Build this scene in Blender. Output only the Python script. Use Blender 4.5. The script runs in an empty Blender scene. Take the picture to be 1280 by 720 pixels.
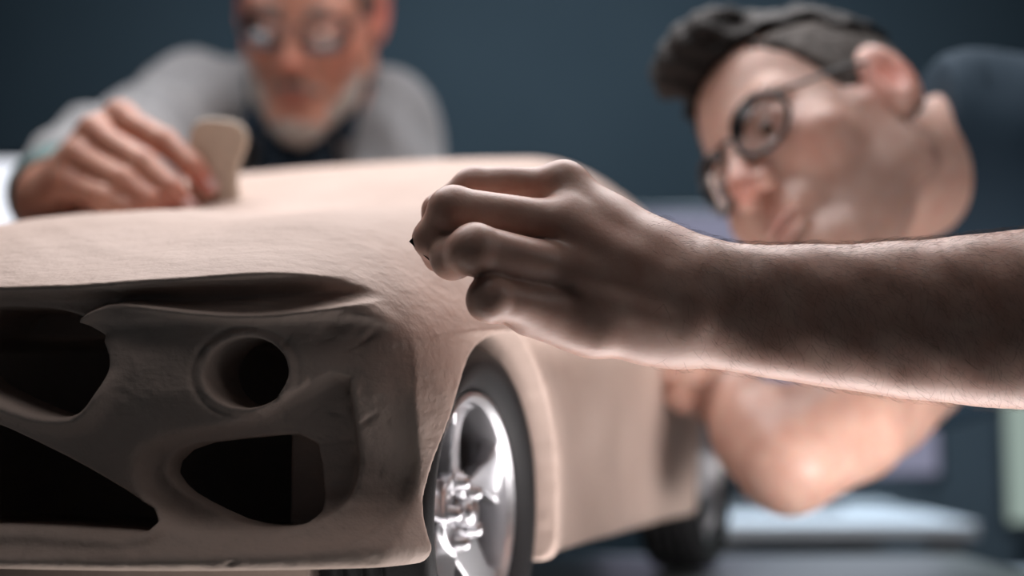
import bpy, math, random
import numpy as np
import openvdb
from mathutils import Vector, Matrix

# ------------------------------------------------------------------ camera, light, exposure
T = 0.90                                   # height of the work table top above the floor
CAM_H = T + 0.144
PITCH = math.radians(5.46)
FPX = 1280 * 50 / 36.0
scn = bpy.context.scene
COL = scn.collection

cam_d = bpy.data.cameras.new('camera'); cam = bpy.data.objects.new('camera', cam_d); COL.objects.link(cam)
cam.location = (0, 0, CAM_H); cam.rotation_euler = (math.pi / 2 + PITCH, 0, 0)
cam_d.lens = 50; cam_d.sensor_width = 36; cam_d.clip_start = 0.02
cam_d.dof.use_dof = True; cam_d.dof.focus_distance = 0.69; cam_d.dof.aperture_fstop = 2.8; cam_d.dof.aperture_blades = 0
scn.camera = cam

scn.view_settings.view_transform = 'Standard'; scn.view_settings.look = 'None'
scn.view_settings.gamma = 1; scn.view_settings.use_curve_mapping = False
scn.view_settings.exposure = 0.0
scn.cycles.use_denoising = True
scn.cycles.max_bounces = 8

w = bpy.data.worlds.new('world'); scn.world = w; w.use_nodes = True
w.node_tree.nodes['Background'].inputs[0].default_value = (0.30, 0.42, 0.52, 1)
w.node_tree.nodes['Background'].inputs[1].default_value = 0.016

def area(name, loc, target, size, power, color=(1, 1, 1), sy=None, spread=180):
    d = bpy.data.lights.new(name, 'AREA'); d.energy = power; d.color = color; d.size = size
    if sy: d.shape = 'RECTANGLE'; d.size_y = sy
    d.spread = math.radians(spread)
    o = bpy.data.objects.new(name, d); COL.objects.link(o); o.location = loc
    o.rotation_euler = (Vector(target) - Vector(loc)).to_track_quat('-Z', 'Y').to_euler()
    return o
area('overhead_softbox_light', (-0.05, 1.28, T + 1.15), (-0.02, 0.92, T + 0.2), 1.2, 22, (1.0, 0.96, 0.965), 0.9)
area('front_top_light', (-0.25, 0.40, T + 1.30), (-0.12, 0.68, T + 0.1), 0.35, 1.7, (1.0, 0.96, 0.95), 0.35)
area('under_light', (0.18, 0.80, T + 0.006), (0.18, 0.76, T + 1.0), 0.42, 1.3, (1.0, 0.93, 0.92), 0.14)
area('nose_under_light', (-0.13, 0.662, T + 0.006), (-0.13, 0.70, T + 1.0), 0.24, 0.07, (1.0, 0.96, 0.93), 0.02)
area('right_softbox_light', (1.35, 0.30, T + 0.8), (0.1, 0.7, T + 0.15), 0.5, 1.5, (1.0, 0.94, 0.92), 0.6)
area('far_arm_fill_light', (0.47, 0.80, T + 0.03), (0.28, 1.20, T + 0.10), 0.25, 0.75, (1.0, 0.94, 0.92), 0.12, 75)  # added fill, narrowed to brighten the far arm; no real lamp stands there
area('wall_wash_light', (0.0, 3.3, 2.6), (0.0, 4.6, 1.2), 2.2, 19, (0.84, 0.92, 1.0), 0.3)
area('back_desk_fill_light', (0.6, 2.5, 2.4), (0.6, 2.5, 0.0), 0.5, 11, (0.78, 0.90, 1.0), 0.3, 90)  # added fill to brighten the white desk top, not a known fixture

# ------------------------------------------------------------------ helpers
def P(px, py, D):                          # a point seen at (px, py) at depth D in front of the camera
    v = -(py - 360) / FPX * D
    return np.array([(px - 640) / FPX * D, D * math.cos(PITCH) - v * math.sin(PITCH), CAM_H + D * math.sin(PITCH) + v * math.cos(PITCH)])

class Field:
    """signed distance samples on a regular (or per-axis stretched) grid"""
    BIG = 0.06
    def __init__(s, lo, hi, h):
        s.lo = np.array(lo, float); s.h = h
        s.ax = [np.arange(lo[i], hi[i] + h, h).astype(np.float32) for i in range(3)]
        s.v = np.full([len(a) for a in s.ax], s.BIG, np.float32)
    def sub(s, lo, hi, m):
        sl = []; cs = []
        for i in range(3):
            a = max(0, int((lo[i] - m - s.lo[i]) / s.h)); b = min(len(s.ax[i]), int((hi[i] + m - s.lo[i]) / s.h) + 2)
            if b <= a: return None, None
            sl.append(slice(a, b)); sh = [1, 1, 1]; sh[i] = -1; cs.append(s.ax[i][a:b].reshape(sh))
        return tuple(sl), cs
    def add(s, prim, k=0.0):
        fn, lo, hi = prim; sl, cs = s.sub(lo, hi, k + 3 * s.h + 0.002)
        if sl is None: return
        s.v[sl] = smin(s.v[sl], fn(*cs), k)
    def cut(s, prim, k=0.0):
        fn, lo, hi = prim; sl, cs = s.sub(lo, hi, k + 3 * s.h)
        if sl is None: return
        s.v[sl] = smax(s.v[sl], -fn(*cs), k)
    def displace(s, fn):
        s.v += fn(*[a.reshape([-1 if j == i else 1 for j in range(3)]) for i, a in enumerate(s.ax)]).astype(np.float32)
    def mesh(s):
        v = s.v
        for i in range(3):                 # close the surface at the box
            sl = [slice(None)] * 3
            for e in (0, -1): sl[i] = e; v[tuple(sl)] = np.maximum(v[tuple(sl)], s.h)
        g = openvdb.FloatGrid(background=s.BIG); g.copyFromArray(np.ascontiguousarray(np.clip(v, -s.BIG, s.BIG)))
        p, q = g.convertToQuads(isovalue=0.0)
        w_ = np.empty_like(p, dtype=np.float64)
        for i in range(3): w_[:, i] = np.interp(p[:, i], np.arange(len(s.ax[i])), s.ax[i])
        return w_, q.astype(np.int64)

def smin(a, b, k):
    if not np.isscalar(k) or k > 0:
        h = np.clip(0.5 + 0.5 * (b - a) / k, 0, 1); return b + (a - b) * h - k * h * (1 - h)
    return np.minimum(a, b)
def smax(a, b, k): return -smin(-a, -b, k)

def cone(a, b, ra, rb):                    # tapered capsule
    a = np.array(a, float); b = np.array(b, float); d = b - a; L = float(d @ d) + 1e-12
    def fn(x, y, z):
        t = np.clip(((x - a[0]) * d[0] + (y - a[1]) * d[1] + (z - a[2]) * d[2]) / L, 0, 1)
        return np.sqrt((x - a[0] - t * d[0]) ** 2 + (y - a[1] - t * d[1]) ** 2 + (z - a[2] - t * d[2]) ** 2) - (ra + (rb - ra) * t)
    r = max(ra, rb); return fn, np.minimum(a, b) - r, np.maximum(a, b) + r
def chain(pts, rad, n=5):                  # smooth tapered tube through points
    p = np.array(pts, float); r = np.array(rad, float); q = []; rr = []
    for i in range(len(p) - 1):
        a, b, c, d = p[max(i - 1, 0)], p[i], p[i + 1], p[min(i + 2, len(p) - 1)]; ra, rb, rc, rd = r[max(i - 1, 0)], r[i], r[i + 1], r[min(i + 2, len(p) - 1)]
        for k in range(n):
            t = k / n; f = lambda a, b, c, d: 0.5 * (2 * b + (c - a) * t + (2 * a - 5 * b + 4 * c - d) * t * t + (3 * b - a - 3 * c + d) * t ** 3)
            q.append(f(a, b, c, d)); rr.append(f(ra, rb, rc, rd))
    q.append(p[-1]); rr.append(r[-1]); cs = [cone(q[i], q[i + 1], rr[i], rr[i + 1]) for i in range(len(q) - 1)]
    def fn(x, y, z):
        v = None
        for c in cs: e = c[0](x, y, z); v = e if v is None else np.minimum(v, e)
        return v
    return fn, np.min([c[1] for c in cs], 0), np.max([c[2] for c in cs], 0)
def ball(c, r): return cone(c, np.array(c, float) + 1e-6, r, r)
def ell(c, rad, R=None):                   # ellipsoid, columns of R are its axes
    c = np.array(c, float); rad = np.array(rad, float); R = np.eye(3) if R is None else np.array(R)
    def fn(x, y, z):
        x, y, z = x - c[0], y - c[1], z - c[2]
        q = [(x * R[0, i] + y * R[1, i] + z * R[2, i]) / rad[i] for i in range(3)]
        k0 = np.sqrt(q[0] ** 2 + q[1] ** 2 + q[2] ** 2); k1 = np.sqrt((q[0] / rad[0]) ** 2 + (q[1] / rad[1]) ** 2 + (q[2] / rad[2]) ** 2)
        return k0 * (k0 - 1) / (k1 + 1e-9)
    r = rad.max(); return fn, c - r, c + r
def rbox(c, half, r, R=None):
    c = np.array(c, float); half = np.array(half, float) - r; R = np.eye(3) if R is None else np.array(R)
    def fn(x, y, z):
        x, y, z = x - c[0], y - c[1], z - c[2]
        q = [np.abs(x * R[0, i] + y * R[1, i] + z * R[2, i]) - half[i] for i in range(3)]
        return np.sqrt(sum(np.maximum(t, 0) ** 2 for t in q)) + np.minimum(np.maximum(np.maximum(q[0], q[1]), q[2]), 0) - r
    m = float(np.linalg.norm(half)) + r; return fn, c - m, c + m

def frame(fwd, up):                        # columns: side, forward, up
    y = np.array(fwd, float); y /= np.linalg.norm(y); z = np.array(up, float); z -= y * (y @ z); z /= np.linalg.norm(z)
    return np.stack([np.cross(y, z), y, z], 1)

def to_mesh(name, parts, mats, parent=None, tint=None, smooth=True):
    """parts: list of (verts, quads[, material index]) joined into one mesh object"""
    vs = []; fs = []; mi = []; n = 0
    for p in parts:
        v, q = p[0], p[1]; vs.append(v); fs.append(q + n); mi.append(np.full(len(q), p[2] if len(p) > 2 else 0)); n += len(v)
    v = np.concatenate(vs); q = np.concatenate(fs); mi = np.concatenate(mi)
    me = bpy.data.meshes.new(name); me.vertices.add(len(v)); me.vertices.foreach_set('co', v.astype(np.float32).ravel())
    k = q.shape[1]
    me.loops.add(len(q) * k); me.loops.foreach_set('vertex_index', q.astype(np.int32).ravel())
    me.polygons.add(len(q)); me.polygons.foreach_set('loop_start', np.arange(0, len(q) * k, k, dtype=np.int32))
    me.polygons.foreach_set('loop_total', np.full(len(q), k, np.int32))
    me.polygons.foreach_set('material_index', mi.astype(np.int32))
    me.polygons.foreach_set('use_smooth', np.full(len(q), smooth))
    me.update(calc_edges=True); me.validate()
    if tint is not None:
        at = me.color_attributes.new('tint', 'FLOAT_COLOR', 'POINT')
        c = np.zeros((len(v), 4), np.float32); c[:, :] = tint(v); at.data.foreach_set('color', c.ravel())
    for m in (mats if isinstance(mats, (list, tuple)) else [mats]): me.materials.append(m)
    o = bpy.data.objects.new(name, me); COL.objects.link(o)
    if parent is not None:
        o.parent = parent; o.matrix_parent_inverse = parent.matrix_basis.inverted() if PARENT_KEEP else Matrix()
    return o
PARENT_KEEP = True

def fmesh(name, field, mat, parent=None, xf=None, tint=None):
    v, q = field.mesh()
    if xf is not None: v = v @ xf[0].T + xf[1]
    return to_mesh(name, [(v, q)], mat, parent, tint)

def empty(name, loc, rot=None):
    o = bpy.data.objects.new(name, None); COL.objects.link(o); o.location = loc; o.empty_display_size = 0.05
    if rot is not None: o.rotation_euler = rot
    return o
def tag(o, label, cat, group=None, kind=None):
    o['label'] = label; o['category'] = cat
    if group: o['group'] = group
    if kind: o['kind'] = kind
    return o

def lathe(profile, n=64, axis='y'):        # profile of (radius, height); closed loop if first == last
    pr = np.array(profile, float); m = len(pr); vs = []
    for i in range(n):
        t = 2 * math.pi * i / n
        if axis == 'y': vs.append(np.stack([pr[:, 0] * math.cos(t), pr[:, 1], pr[:, 0] * math.sin(t)], 1))
        else: vs.append(np.stack([pr[:, 0] * math.cos(t), pr[:, 0] * math.sin(t), pr[:, 1]], 1))
    v = np.concatenate(vs); q = []
    for i in range(n):
        j = (i + 1) % n
        for k in range(m - 1): q.append((i * m + k, i * m + k + 1, j * m + k + 1, j * m + k))
    return v, np.array(q)
def box(c, s, R=None, bev=0.0):
    """box with softened edges, as 24-vertex bevelled hull when bev > 0"""
    import bmesh
    bm = bmesh.new(); bmesh.ops.create_cube(bm, size=1)
    for v in bm.verts: v.co = Vector((v.co.x * s[0], v.co.y * s[1], v.co.z * s[2]))
    if bev: bmesh.ops.bevel(bm, geom=list(bm.edges), offset=bev, segments=3, profile=0.5, affect='EDGES')
    bmesh.ops.triangulate(bm, faces=list(bm.faces))
    v = np.array([list(x.co) for x in bm.verts]); q = np.array([[x.index for x in f.verts] for f in bm.faces]); bm.free()
    if R is not None: v = v @ np.array(R).T
    return v + np.array(c, float), q
def tube(points, r, n=8):
    pts = [np.array(p, float) for p in points]; vs = []; q = []
    up = np.array([0.13, 0.2, 0.97])
    for i, p in enumerate(pts):
        d = pts[min(i + 1, len(pts) - 1)] - pts[max(i - 1, 0)]; d /= np.linalg.norm(d)
        a = np.cross(d, up); a /= np.linalg.norm(a); b = np.cross(a, d)
        rr = r[i] if hasattr(r, '__len__') else r
        for k in range(n): t = 2 * math.pi * k / n; vs.append(p + rr * (math.cos(t) * a + math.sin(t) * b))
    for i in range(len(pts) - 1):
        for k in range(n): q.append((i * n + k, i * n + (k + 1) % n, (i + 1) * n + (k + 1) % n, (i + 1) * n + k))
    return np.array(vs), np.array(q)

# ------------------------------------------------------------------ materials
def mat(name, color, rough=0.5, metal=0.0, spec=0.5, bump=None, var=None, emit=None, emit_s=1.0, tint=False, sss=0.0, sheen=0.0, trans=0.0, coat=0.0):
    m = bpy.data.materials.new(name); m.use_nodes = True; nt = m.node_tree; N = nt.nodes; Lk = nt.links
    b = N['Principled BSDF']; b.inputs['Base Color'].default_value = (*color, 1)
    b.inputs['Roughness'].default_value = rough; b.inputs['Metallic'].default_value = metal; b.inputs['Specular IOR Level'].default_value = spec
    b.inputs['Sheen Weight'].default_value = sheen; b.inputs['Transmission Weight'].default_value = trans; b.inputs['Coat Weight'].default_value = coat
    if sss: b.inputs['Subsurface Weight'].default_value = sss; b.inputs['Subsurface Radius'].default_value = (1.0, 0.35, 0.2); b.inputs['Subsurface Scale'].default_value = 0.004
    tc = N.new('ShaderNodeTexCoord')
    if var:                                # (scale, darker colour, lighter colour)
        ns = N.new('ShaderNodeTexNoise'); ns.inputs['Scale'].default_value = var[0]; ns.inputs['Detail'].default_value = 6
        r = N.new('ShaderNodeValToRGB'); r.color_ramp.elements[0].color = (*var[1], 1); r.color_ramp.elements[1].color = (*var[2], 1)
        r.color_ramp.elements[0].position = 0.3; r.color_ramp.elements[1].position = 0.7
        Lk.new(tc.outputs['Object'], ns.inputs['Vector']); Lk.new(ns.outputs['Fac'], r.inputs['Fac']); src = r.outputs['Color']
    else: src = None
    if tint:
        a = N.new('ShaderNodeAttribute'); a.attribute_name = 'tint'
        mx = N.new('ShaderNodeMix'); mx.data_type = 'RGBA'
        if src: Lk.new(src, mx.inputs['A'])
        else: mx.inputs['A'].default_value = (*color, 1)
        Lk.new(a.outputs['Color'], mx.inputs['B']); Lk.new(a.outputs['Alpha'], mx.inputs['Factor']); src = mx.outputs['Result']
    if src: Lk.new(src, b.inputs['Base Color'])
    if bump:                               # list of (scale vector, strength, distance)
        prev = None
        for sc, st, di in bump:
            mp = N.new('ShaderNodeMapping'); mp.inputs['Scale'].default_value = sc
            n2 = N.new('ShaderNodeTexNoise'); n2.inputs['Scale'].default_value = 1; n2.inputs['Detail'].default_value = 4; n2.inputs['Roughness'].default_value = 0.55
            bp = N.new('ShaderNodeBump'); bp.inputs['Strength'].default_value = st; bp.inputs['Distance'].default_value = di
            Lk.new(tc.outputs['Object'], mp.inputs['Vector']); Lk.new(mp.outputs['Vector'], n2.inputs['Vector']); Lk.new(n2.outputs['Fac'], bp.inputs['Height'])
            if prev: Lk.new(prev, bp.inputs['Normal'])
            prev = bp.outputs['Normal']
        Lk.new(prev, b.inputs['Normal'])
    if emit: b.inputs['Emission Color'].default_value = (*emit, 1); b.inputs['Emission Strength'].default_value = emit_s
    return m

M = {}
M['clay'] = mat('modelling_clay', (0.5, 0.38, 0.31), 0.68, spec=0.22, var=(9, (0.50, 0.385, 0.33), (0.60, 0.475, 0.415)),
                bump=[((38, 38, 38), 0.55, 0.005), ((110, 110, 110), 0.35, 0.0022), ((320, 320, 320), 0.3, 0.0008), ((22, 22, 150), 0.22, 0.0020)])
M['skin'] = mat('light_skin', (0.50, 0.31, 0.25), 0.42, spec=0.45, var=(60, (0.48, 0.27, 0.21), (0.58, 0.38, 0.31)), tint=True, sss=0.25,
                bump=[((500, 500, 500), 0.25, 0.0004), ((1300, 1300, 1300), 0.2, 0.0002)])
M['skin_ruddy'] = mat('ruddy_skin', (0.46, 0.22, 0.15), 0.45, spec=0.4, var=(50, (0.46, 0.21, 0.15), (0.56, 0.29, 0.21)), tint=True, sss=0.2,
                      bump=[((500, 500, 500), 0.25, 0.0004)])
M['nail'] = mat('fingernail_pink', (0.66, 0.42, 0.40), 0.25, spec=0.6)
M['tyre'] = mat('black_rubber', (0.012, 0.012, 0.013), 0.55, spec=0.3, bump=[((900, 900, 900), 0.3, 0.0005)])
M['chrome'] = mat('polished_alloy', (0.60, 0.60, 0.62), 0.34, metal=1.0)
M['dark_metal'] = mat('dark_steel', (0.05, 0.05, 0.055), 0.35, metal=0.9)
M['black'] = mat('black_plastic', (0.012, 0.012, 0.014), 0.3)
M['table'] = mat('grey_laminate', (0.17, 0.20, 0.21), 0.3, spec=0.5, var=(3, (0.19, 0.225, 0.235), (0.23, 0.265, 0.275)))
M['steel_leg'] = mat('grey_powder_coat', (0.12, 0.13, 0.14), 0.5)
M['wall'] = mat('slate_blue_wall', (0.055, 0.085, 0.105), 0.85, spec=0.2, var=(1.5, (0.05, 0.078, 0.10), (0.062, 0.092, 0.115)), bump=[((40, 40, 40), 0.1, 0.002)])
M['floor'] = mat('dark_concrete', (0.06, 0.065, 0.07), 0.5, var=(4, (0.05, 0.055, 0.06), (0.075, 0.08, 0.085)))
M['ceiling'] = mat('dark_ceiling', (0.03, 0.04, 0.05), 0.9)
M['sweater'] = mat('grey_wool', (0.25, 0.25, 0.26), 0.9, spec=0.2, sheen=0.3, var=(300, (0.17, 0.175, 0.185), (0.27, 0.275, 0.285)), bump=[((500, 500, 500), 0.5, 0.001)])
M['navy'] = mat('navy_cotton', (0.012, 0.022, 0.035), 0.85, spec=0.2, bump=[((700, 700, 700), 0.3, 0.0006)])
M['navy_shirt'] = mat('dark_teal_blue_cotton', (0.018, 0.036, 0.055), 0.85, spec=0.2, bump=[((700, 700, 700), 0.3, 0.0006)])
M['trousers'] = mat('charcoal_cloth', (0.03, 0.032, 0.036), 0.9)
M['leather'] = mat('brown_leather', (0.08, 0.05, 0.035), 0.5)
M['hair_dark'] = mat('dark_hair', (0.02, 0.017, 0.016), 0.6, spec=0.2, var=(90, (0.006, 0.005, 0.005), (0.022, 0.018, 0.016)), bump=[((400, 400, 400), 0.8, 0.002)])
M['hair_grey'] = mat('grey_hair', (0.2, 0.19, 0.18), 0.7, var=(120, (0.12, 0.11, 0.10), (0.32, 0.30, 0.29)), bump=[((500, 500, 500), 0.8, 0.002)])
M['hair_side'] = mat('greying_hair', (0.07, 0.06, 0.055), 0.7, spec=0.2, var=(120, (0.045, 0.04, 0.037), (0.16, 0.14, 0.13)), bump=[((500, 500, 500), 0.8, 0.002)])
M['beard'] = mat('white_beard', (0.42, 0.37, 0.33), 0.8, var=(150, (0.28, 0.24, 0.21), (0.55, 0.50, 0.46)), bump=[((600, 600, 600), 0.8, 0.002)])
M['lens'] = mat('spectacle_glass', (0.95, 0.96, 0.97), 0.02, trans=1.0)
M['lens_plain'] = mat('coated_spectacle_glass', (0.95, 0.96, 0.97), 0.02, trans=1.0); M['lens_plain'].node_tree.nodes['Principled BSDF'].inputs['IOR'].default_value = 1.12
M['eye_white'] = mat('eye_white', (0.55, 0.5, 0.48), 0.2)
M['iris'] = mat('dark_iris', (0.03, 0.018, 0.012), 0.15)
M['arm_hair'] = mat('brown_arm_hair', (0.035, 0.02, 0.014), 0.5)
M['wood_tool'] = mat('pale_wood', (0.6, 0.5, 0.4), 0.5, var=(40, (0.60, 0.50, 0.40), (0.70, 0.60, 0.50)))
M['plaid'] = mat('checked_cloth', (0.12, 0.2, 0.2), 0.9)
M['screen_lilac'] = mat('lit_lilac_screen', (0.02, 0.02, 0.02), 0.3, emit=(0.30, 0.30, 0.42), emit_s=0.75)
M['screen_green'] = mat('lit_pale_green_screen', (0.02, 0.02, 0.02), 0.3, emit=(0.40, 0.50, 0.45), emit_s=0.75)
M['screen_white'] = mat('lit_white_screen', (0.02, 0.02, 0.02), 0.3, emit=(0.90, 0.92, 1.0), emit_s=1.3)
M['screen_grey'] = mat('lit_grey_page', (0.02, 0.02, 0.02), 0.3, emit=(0.30, 0.38, 0.45), emit_s=0.8)
M['desk'] = mat('white_desk_top', (0.62, 0.68, 0.74), 0.4)
M['bezel'] = mat('dark_blue_grey_bezel', (0.03, 0.045, 0.06), 0.4)
M['cabinet'] = mat('slate_cabinet', (0.09, 0.12, 0.145), 0.6)

# ------------------------------------------------------------------ room
def structure(name, parts, m):
    o = to_mesh(name, parts, m, smooth=False); o['kind'] = 'structure'; return o
structure('floor', [box((0.2, 1.7, -0.05), (7.4, 6.8, 0.1))], M['floor'])
structure('ceiling', [box((0.2, 1.7, 3.05), (7.4, 6.8, 0.1))], M['ceiling'])
structure('wall_back', [box((0.2, 4.65, 1.5), (7.4, 0.1, 3.0))], M['wall'])
structure('wall_left', [box((-3.45, 1.65, 1.5), (0.1, 5.9, 3.0))], M['wall'])
structure('wall_right', [box((3.85, 1.65, 1.5), (0.1, 5.9, 3.0))], M['wall'])
structure('wall_front', [box((0.2, -1.65, 1.5), (7.2, 0.1, 3.0))], M['wall'])
structure('baseboard_back', [box((0.2, 4.585, 0.05), (7.0, 0.03, 0.1), None, 0.005)], M['bezel'])

# work table
TX0, TX1, TY0, TY1 = -0.95, 0.50, 0.53, 1.60
wt = empty('work_table', ((TX0 + TX1) / 2, (TY0 + TY1) / 2, 0))
tag(wt, 'grey work table with a smooth top carrying the clay car model', 'table')
bpy.context.view_layer.update()
to_mesh('table_top', [box(((TX0 + TX1) / 2, (TY0 + TY1) / 2, T - 0.0175), (TX1 - TX0, TY1 - TY0, 0.035), None, 0.004)], M['table'], wt, smooth=False)
for y in (TY0 + 0.06, TY1 - 0.06):
    to_mesh('apron', [box(((TX0 + TX1) / 2, y, T - 0.075), (TX1 - TX0 - 0.16, 0.025, 0.08), None, 0.002)], M['steel_leg'], wt, smooth=False)
for x in (TX0 + 0.05, TX1 - 0.05):
    for y in (TY0 + 0.05, TY1 - 0.05):
        to_mesh('leg', [box((x, y, (T - 0.035) / 2), (0.05, 0.05, T - 0.035), None, 0.003)], M['steel_leg'], wt, smooth=False)
# ------------------------------------------------------------------ clay car model
TH = math.radians(19.0)
CU = np.array([math.sin(TH), math.cos(TH), 0]); CV = np.array([math.cos(TH), -math.sin(TH), 0]); CW = np.array([0, 0, 1.0])
W1 = np.array([-0.0216, 0.80, T]); YC = -0.255             # front right wheel centre line on the table; car centre line offset
CR = np.stack([CU, CV, CW], 1)
WB, RW = 0.66, 0.095

def nose(yp):                                              # how far forward the front reaches, by distance from the centre line
    t = np.abs(yp) / 0.265
    return -0.19 + 0.071 * t ** 3
def face_prof(c):                                          # section of the front: crisp lip on top, tucked face, bumper lip low down
    k = np.linspace(0.04, 0.42, 761)
    v = np.interp(k, [0.074, 0.080, 0.086, 0.092, 0.099, 0.108, 0.125, 0.143, 0.158, 0.172, 0.186, 0.196, 0.205, 0.212],
                  [-0.004, -0.007, -0.006, 0.002, 0.010, 0.014, 0.011, 0.004, 0.0, 0.0015, 0.005, 0.0075, 0.0085, 0.0])
    v = np.convolve(np.pad(v, 5, 'edge'), np.ones(11) / 11, 'valid')
    return np.interp(c, k, v)

def px_front(px, py, off=0.0):                                      # where the sight line through a pixel meets the front of the car
    d = P(px, py, 1.0) - np.array([0, 0, CAM_H]); o = np.array([0, 0, CAM_H]) - W1
    da, db, dc = d @ CU, d @ CV, d @ CW; oa, ob, oc = o @ CU, o @ CV, o @ CW
    t = 0.65
    for _ in range(12):
        yp = ob + db * t - YC; t = (float(nose(yp)) + off - oa) / da
    return ob + db * t - YC, oc + dc * t
def poly(pts, off=0.016): return np.array([px_front(x, y, off) for x, y in pts])
def smooth_poly(p, n=2):
    for _ in range(n):                                     # corner cutting
        q = np.roll(p, -1, 0); p = np.stack([0.75 * p + 0.25 * q, 0.25 * p + 0.75 * q], 1).reshape(-1, 2)
    return p
def poly_sd(p, Y, C):
    d = np.full(np.broadcast(Y, C).shape, 1e9); s = np.ones(d.shape)
    for i in range(len(p)):
        a = p[i]; b = p[i - 1]; e = b - a; wx = Y - a[0]; wy = C - a[1]
        t = np.clip((wx * e[0] + wy * e[1]) / (e @ e + 1e-12), 0, 1)
        d = np.minimum(d, (wx - e[0] * t) ** 2 + (wy - e[1] * t) ** 2)
        c1 = C >= a[1]; c2 = C < b[1]; c3 = e[0] * wy > e[1] * wx
        s = np.where((c1 & c2 & c3) | (~c1 & ~c2 & ~c3), -s, s)
    return np.sqrt(d) * s

LIPY = []; LIPC = []
for x_, y_ in [(-190, 366), (0, 364), (90, 362), (160, 357), (240, 351), (340, 345), (440, 342), (480, 342), (505, 345), (520, 352), (532, 362)]:
    a_, b_ = px_front(x_, y_); LIPY.append(a_); LIPC.append(b_)
def lip(yp): return np.interp(np.abs(yp), LIPY, LIPC)       # height of the bonnet's leading edge
def build_clay():
    ax_a = np.concatenate([np.arange(-0.212, -0.09, 0.0010), np.arange(-0.09, 0.20, 0.0017), np.arange(0.2017, 0.87, 0.004)])
    ax_y = np.concatenate([np.arange(-0.292, -0.12, 0.004), np.arange(-0.12, 0.292, 0.00115)])
    ax_c = np.concatenate([np.arange(0.045, 0.225, 0.0011), np.arange(0.225, 0.41, 0.0024)])
    F = Field((0, 0, 0), (0.01, 0.01, 0.01), 0.005)
    F.ax = [ax_a.astype(np.float32), ax_y.astype(np.float32), ax_c.astype(np.float32)]; F.h = 0.0014
    nA, nY, nC = len(ax_a), len(ax_y), len(ax_c); F.v = np.empty((nA, nY, nC), np.float32)
    Y = np.abs(ax_y)[:, None]; SY = ax_y[:, None]; C = ax_c[None, :]
    # polygons traced on the near half of the front, mirrored about the centre line
    slit = smooth_poly(poly([(88, 404), (112, 380), (140, 368), (160, 361), (240, 355), (340, 349), (440, 345), (480, 345), (506, 347), (496, 361), (460, 374), (400, 385), (340, 393), (290, 393), (240, 388), (190, 380), (140, 373), (116, 386)], 0.008), 1)
    grille = smooth_poly(poly([(-60, 385), (20, 380), (80, 388), (122, 410), (143, 440), (144, 468), (126, 505), (100, 523), (55, 520), (0, 497), (-60, 465)]), 2)
    lower_l = smooth_poly(poly([(-60, 510), (0, 528), (60, 560), (130, 602), (197, 648), (192, 667), (130, 662), (60, 657), (0, 655), (-60, 655)]), 1)
    vent = smooth_poly(poly([(195, 585), (225, 556), (310, 546), (393, 540), (396, 600), (395, 652), (350, 660), (300, 656), (250, 634), (212, 612)], 0.026), 1)
    vent_out = smooth_poly(poly([(165, 590), (190, 552), (320, 530), (375, 495), (442, 462), (447, 520), (443, 592), (425, 632), (385, 655), (330, 668), (230, 664), (180, 622)], 0.020), 1)
    border = smooth_poly(poly([(-200, 400), (300, 400), (490, 395), (510, 450), (512, 560), (503, 625), (470, 662), (425, 681), (300, 687), (100, 689), (-200, 690)], 0.006), 1)
    left_rec = poly([(-200, 369), (60, 368), (136, 366), (112, 380), (86, 406), (118, 420), (60, 440), (-200, 440)], 0.008)
    hc = np.array(px_front(316, 466, .018)); he = np.array(px_front(369, 466, .018)); hb = np.array(px_front(316, 510, .018)); rx, ry = he[0] - hc[0], hc[1] - hb[1]
    sd_slit = poly_sd(slit, Y, C); sd_gr = poly_sd(grille, Y, C); sd_ll = poly_sd(lower_l, Y, C)
    sd_v = poly_sd(vent, Y, C); sd_vo = poly_sd(vent_out, Y, C); sd_b = poly_sd(border, Y, C); sd_lr = poly_sd(left_rec, Y, C)
    q = np.sqrt(((Y - hc[0]) / rx) ** 2 + ((C - hc[1]) / ry) ** 2); sd_h = (q - 1) * min(rx, ry)
    # front surface as a height over (y, c)
    S = lambda x: 1 / (1 + np.exp(-np.clip(x, -30, 30)))
    g = nose(Y) + face_prof(C)
    g = g + 0.009 * S(-sd_b / 0.0012) * S((px_front(480, 400)[1] - C) / 0.008)                     # face set back inside its frame
    g = g + 0.011 * S(-sd_vo / 0.0010)                                                              # step around the lower vent
    g = g + 0.016 * S(-sd_lr / 0.0010)
    ul = px_front(300, 357)[1]
    g = g + 0.017 * S(-sd_slit / 0.0009) * (0.12 + 0.88 * np.clip((C - (lip(Y) - 0.0175)) / 0.011, 0, 1) ** 1.3)  # lamp slot, deepest under the bonnet edge
    g = g - 0.0042 * np.exp(-((sd_slit - 0.0016) / 0.0022) ** 2) * S((lip(Y) - 0.008 - C) / 0.0015) * S((0.235 - Y) / 0.01)
    g = g + 0.0016 * np.sin(C * 1900 + 6 * Y * 30) * S(-(sd_slit + 0.003) / 0.001) * (C < ul - 0.004) * 0.5
    g = g + 0.0018 * np.exp(-((sd_h - 0.0045) / 0.0013) ** 2) * (0.35 + 0.65 * S((hc[0] - Y) / 0.006))   # scored ring round the lamp hole
    g = g - 0.0065 * np.exp(-((sd_gr - 0.003) / 0.004) ** 2) * S((px_front(100, 480)[1] - C) / 0.004)     # rolled lip under the opening
    g = g - 0.006 * np.exp(-((sd_ll - 0.003) / 0.004) ** 2) * S((px_front(100, 650)[1] - C) / 0.003)
    # hand-worked dents and ridges
    rs = np.random.RandomState(4)
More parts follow.
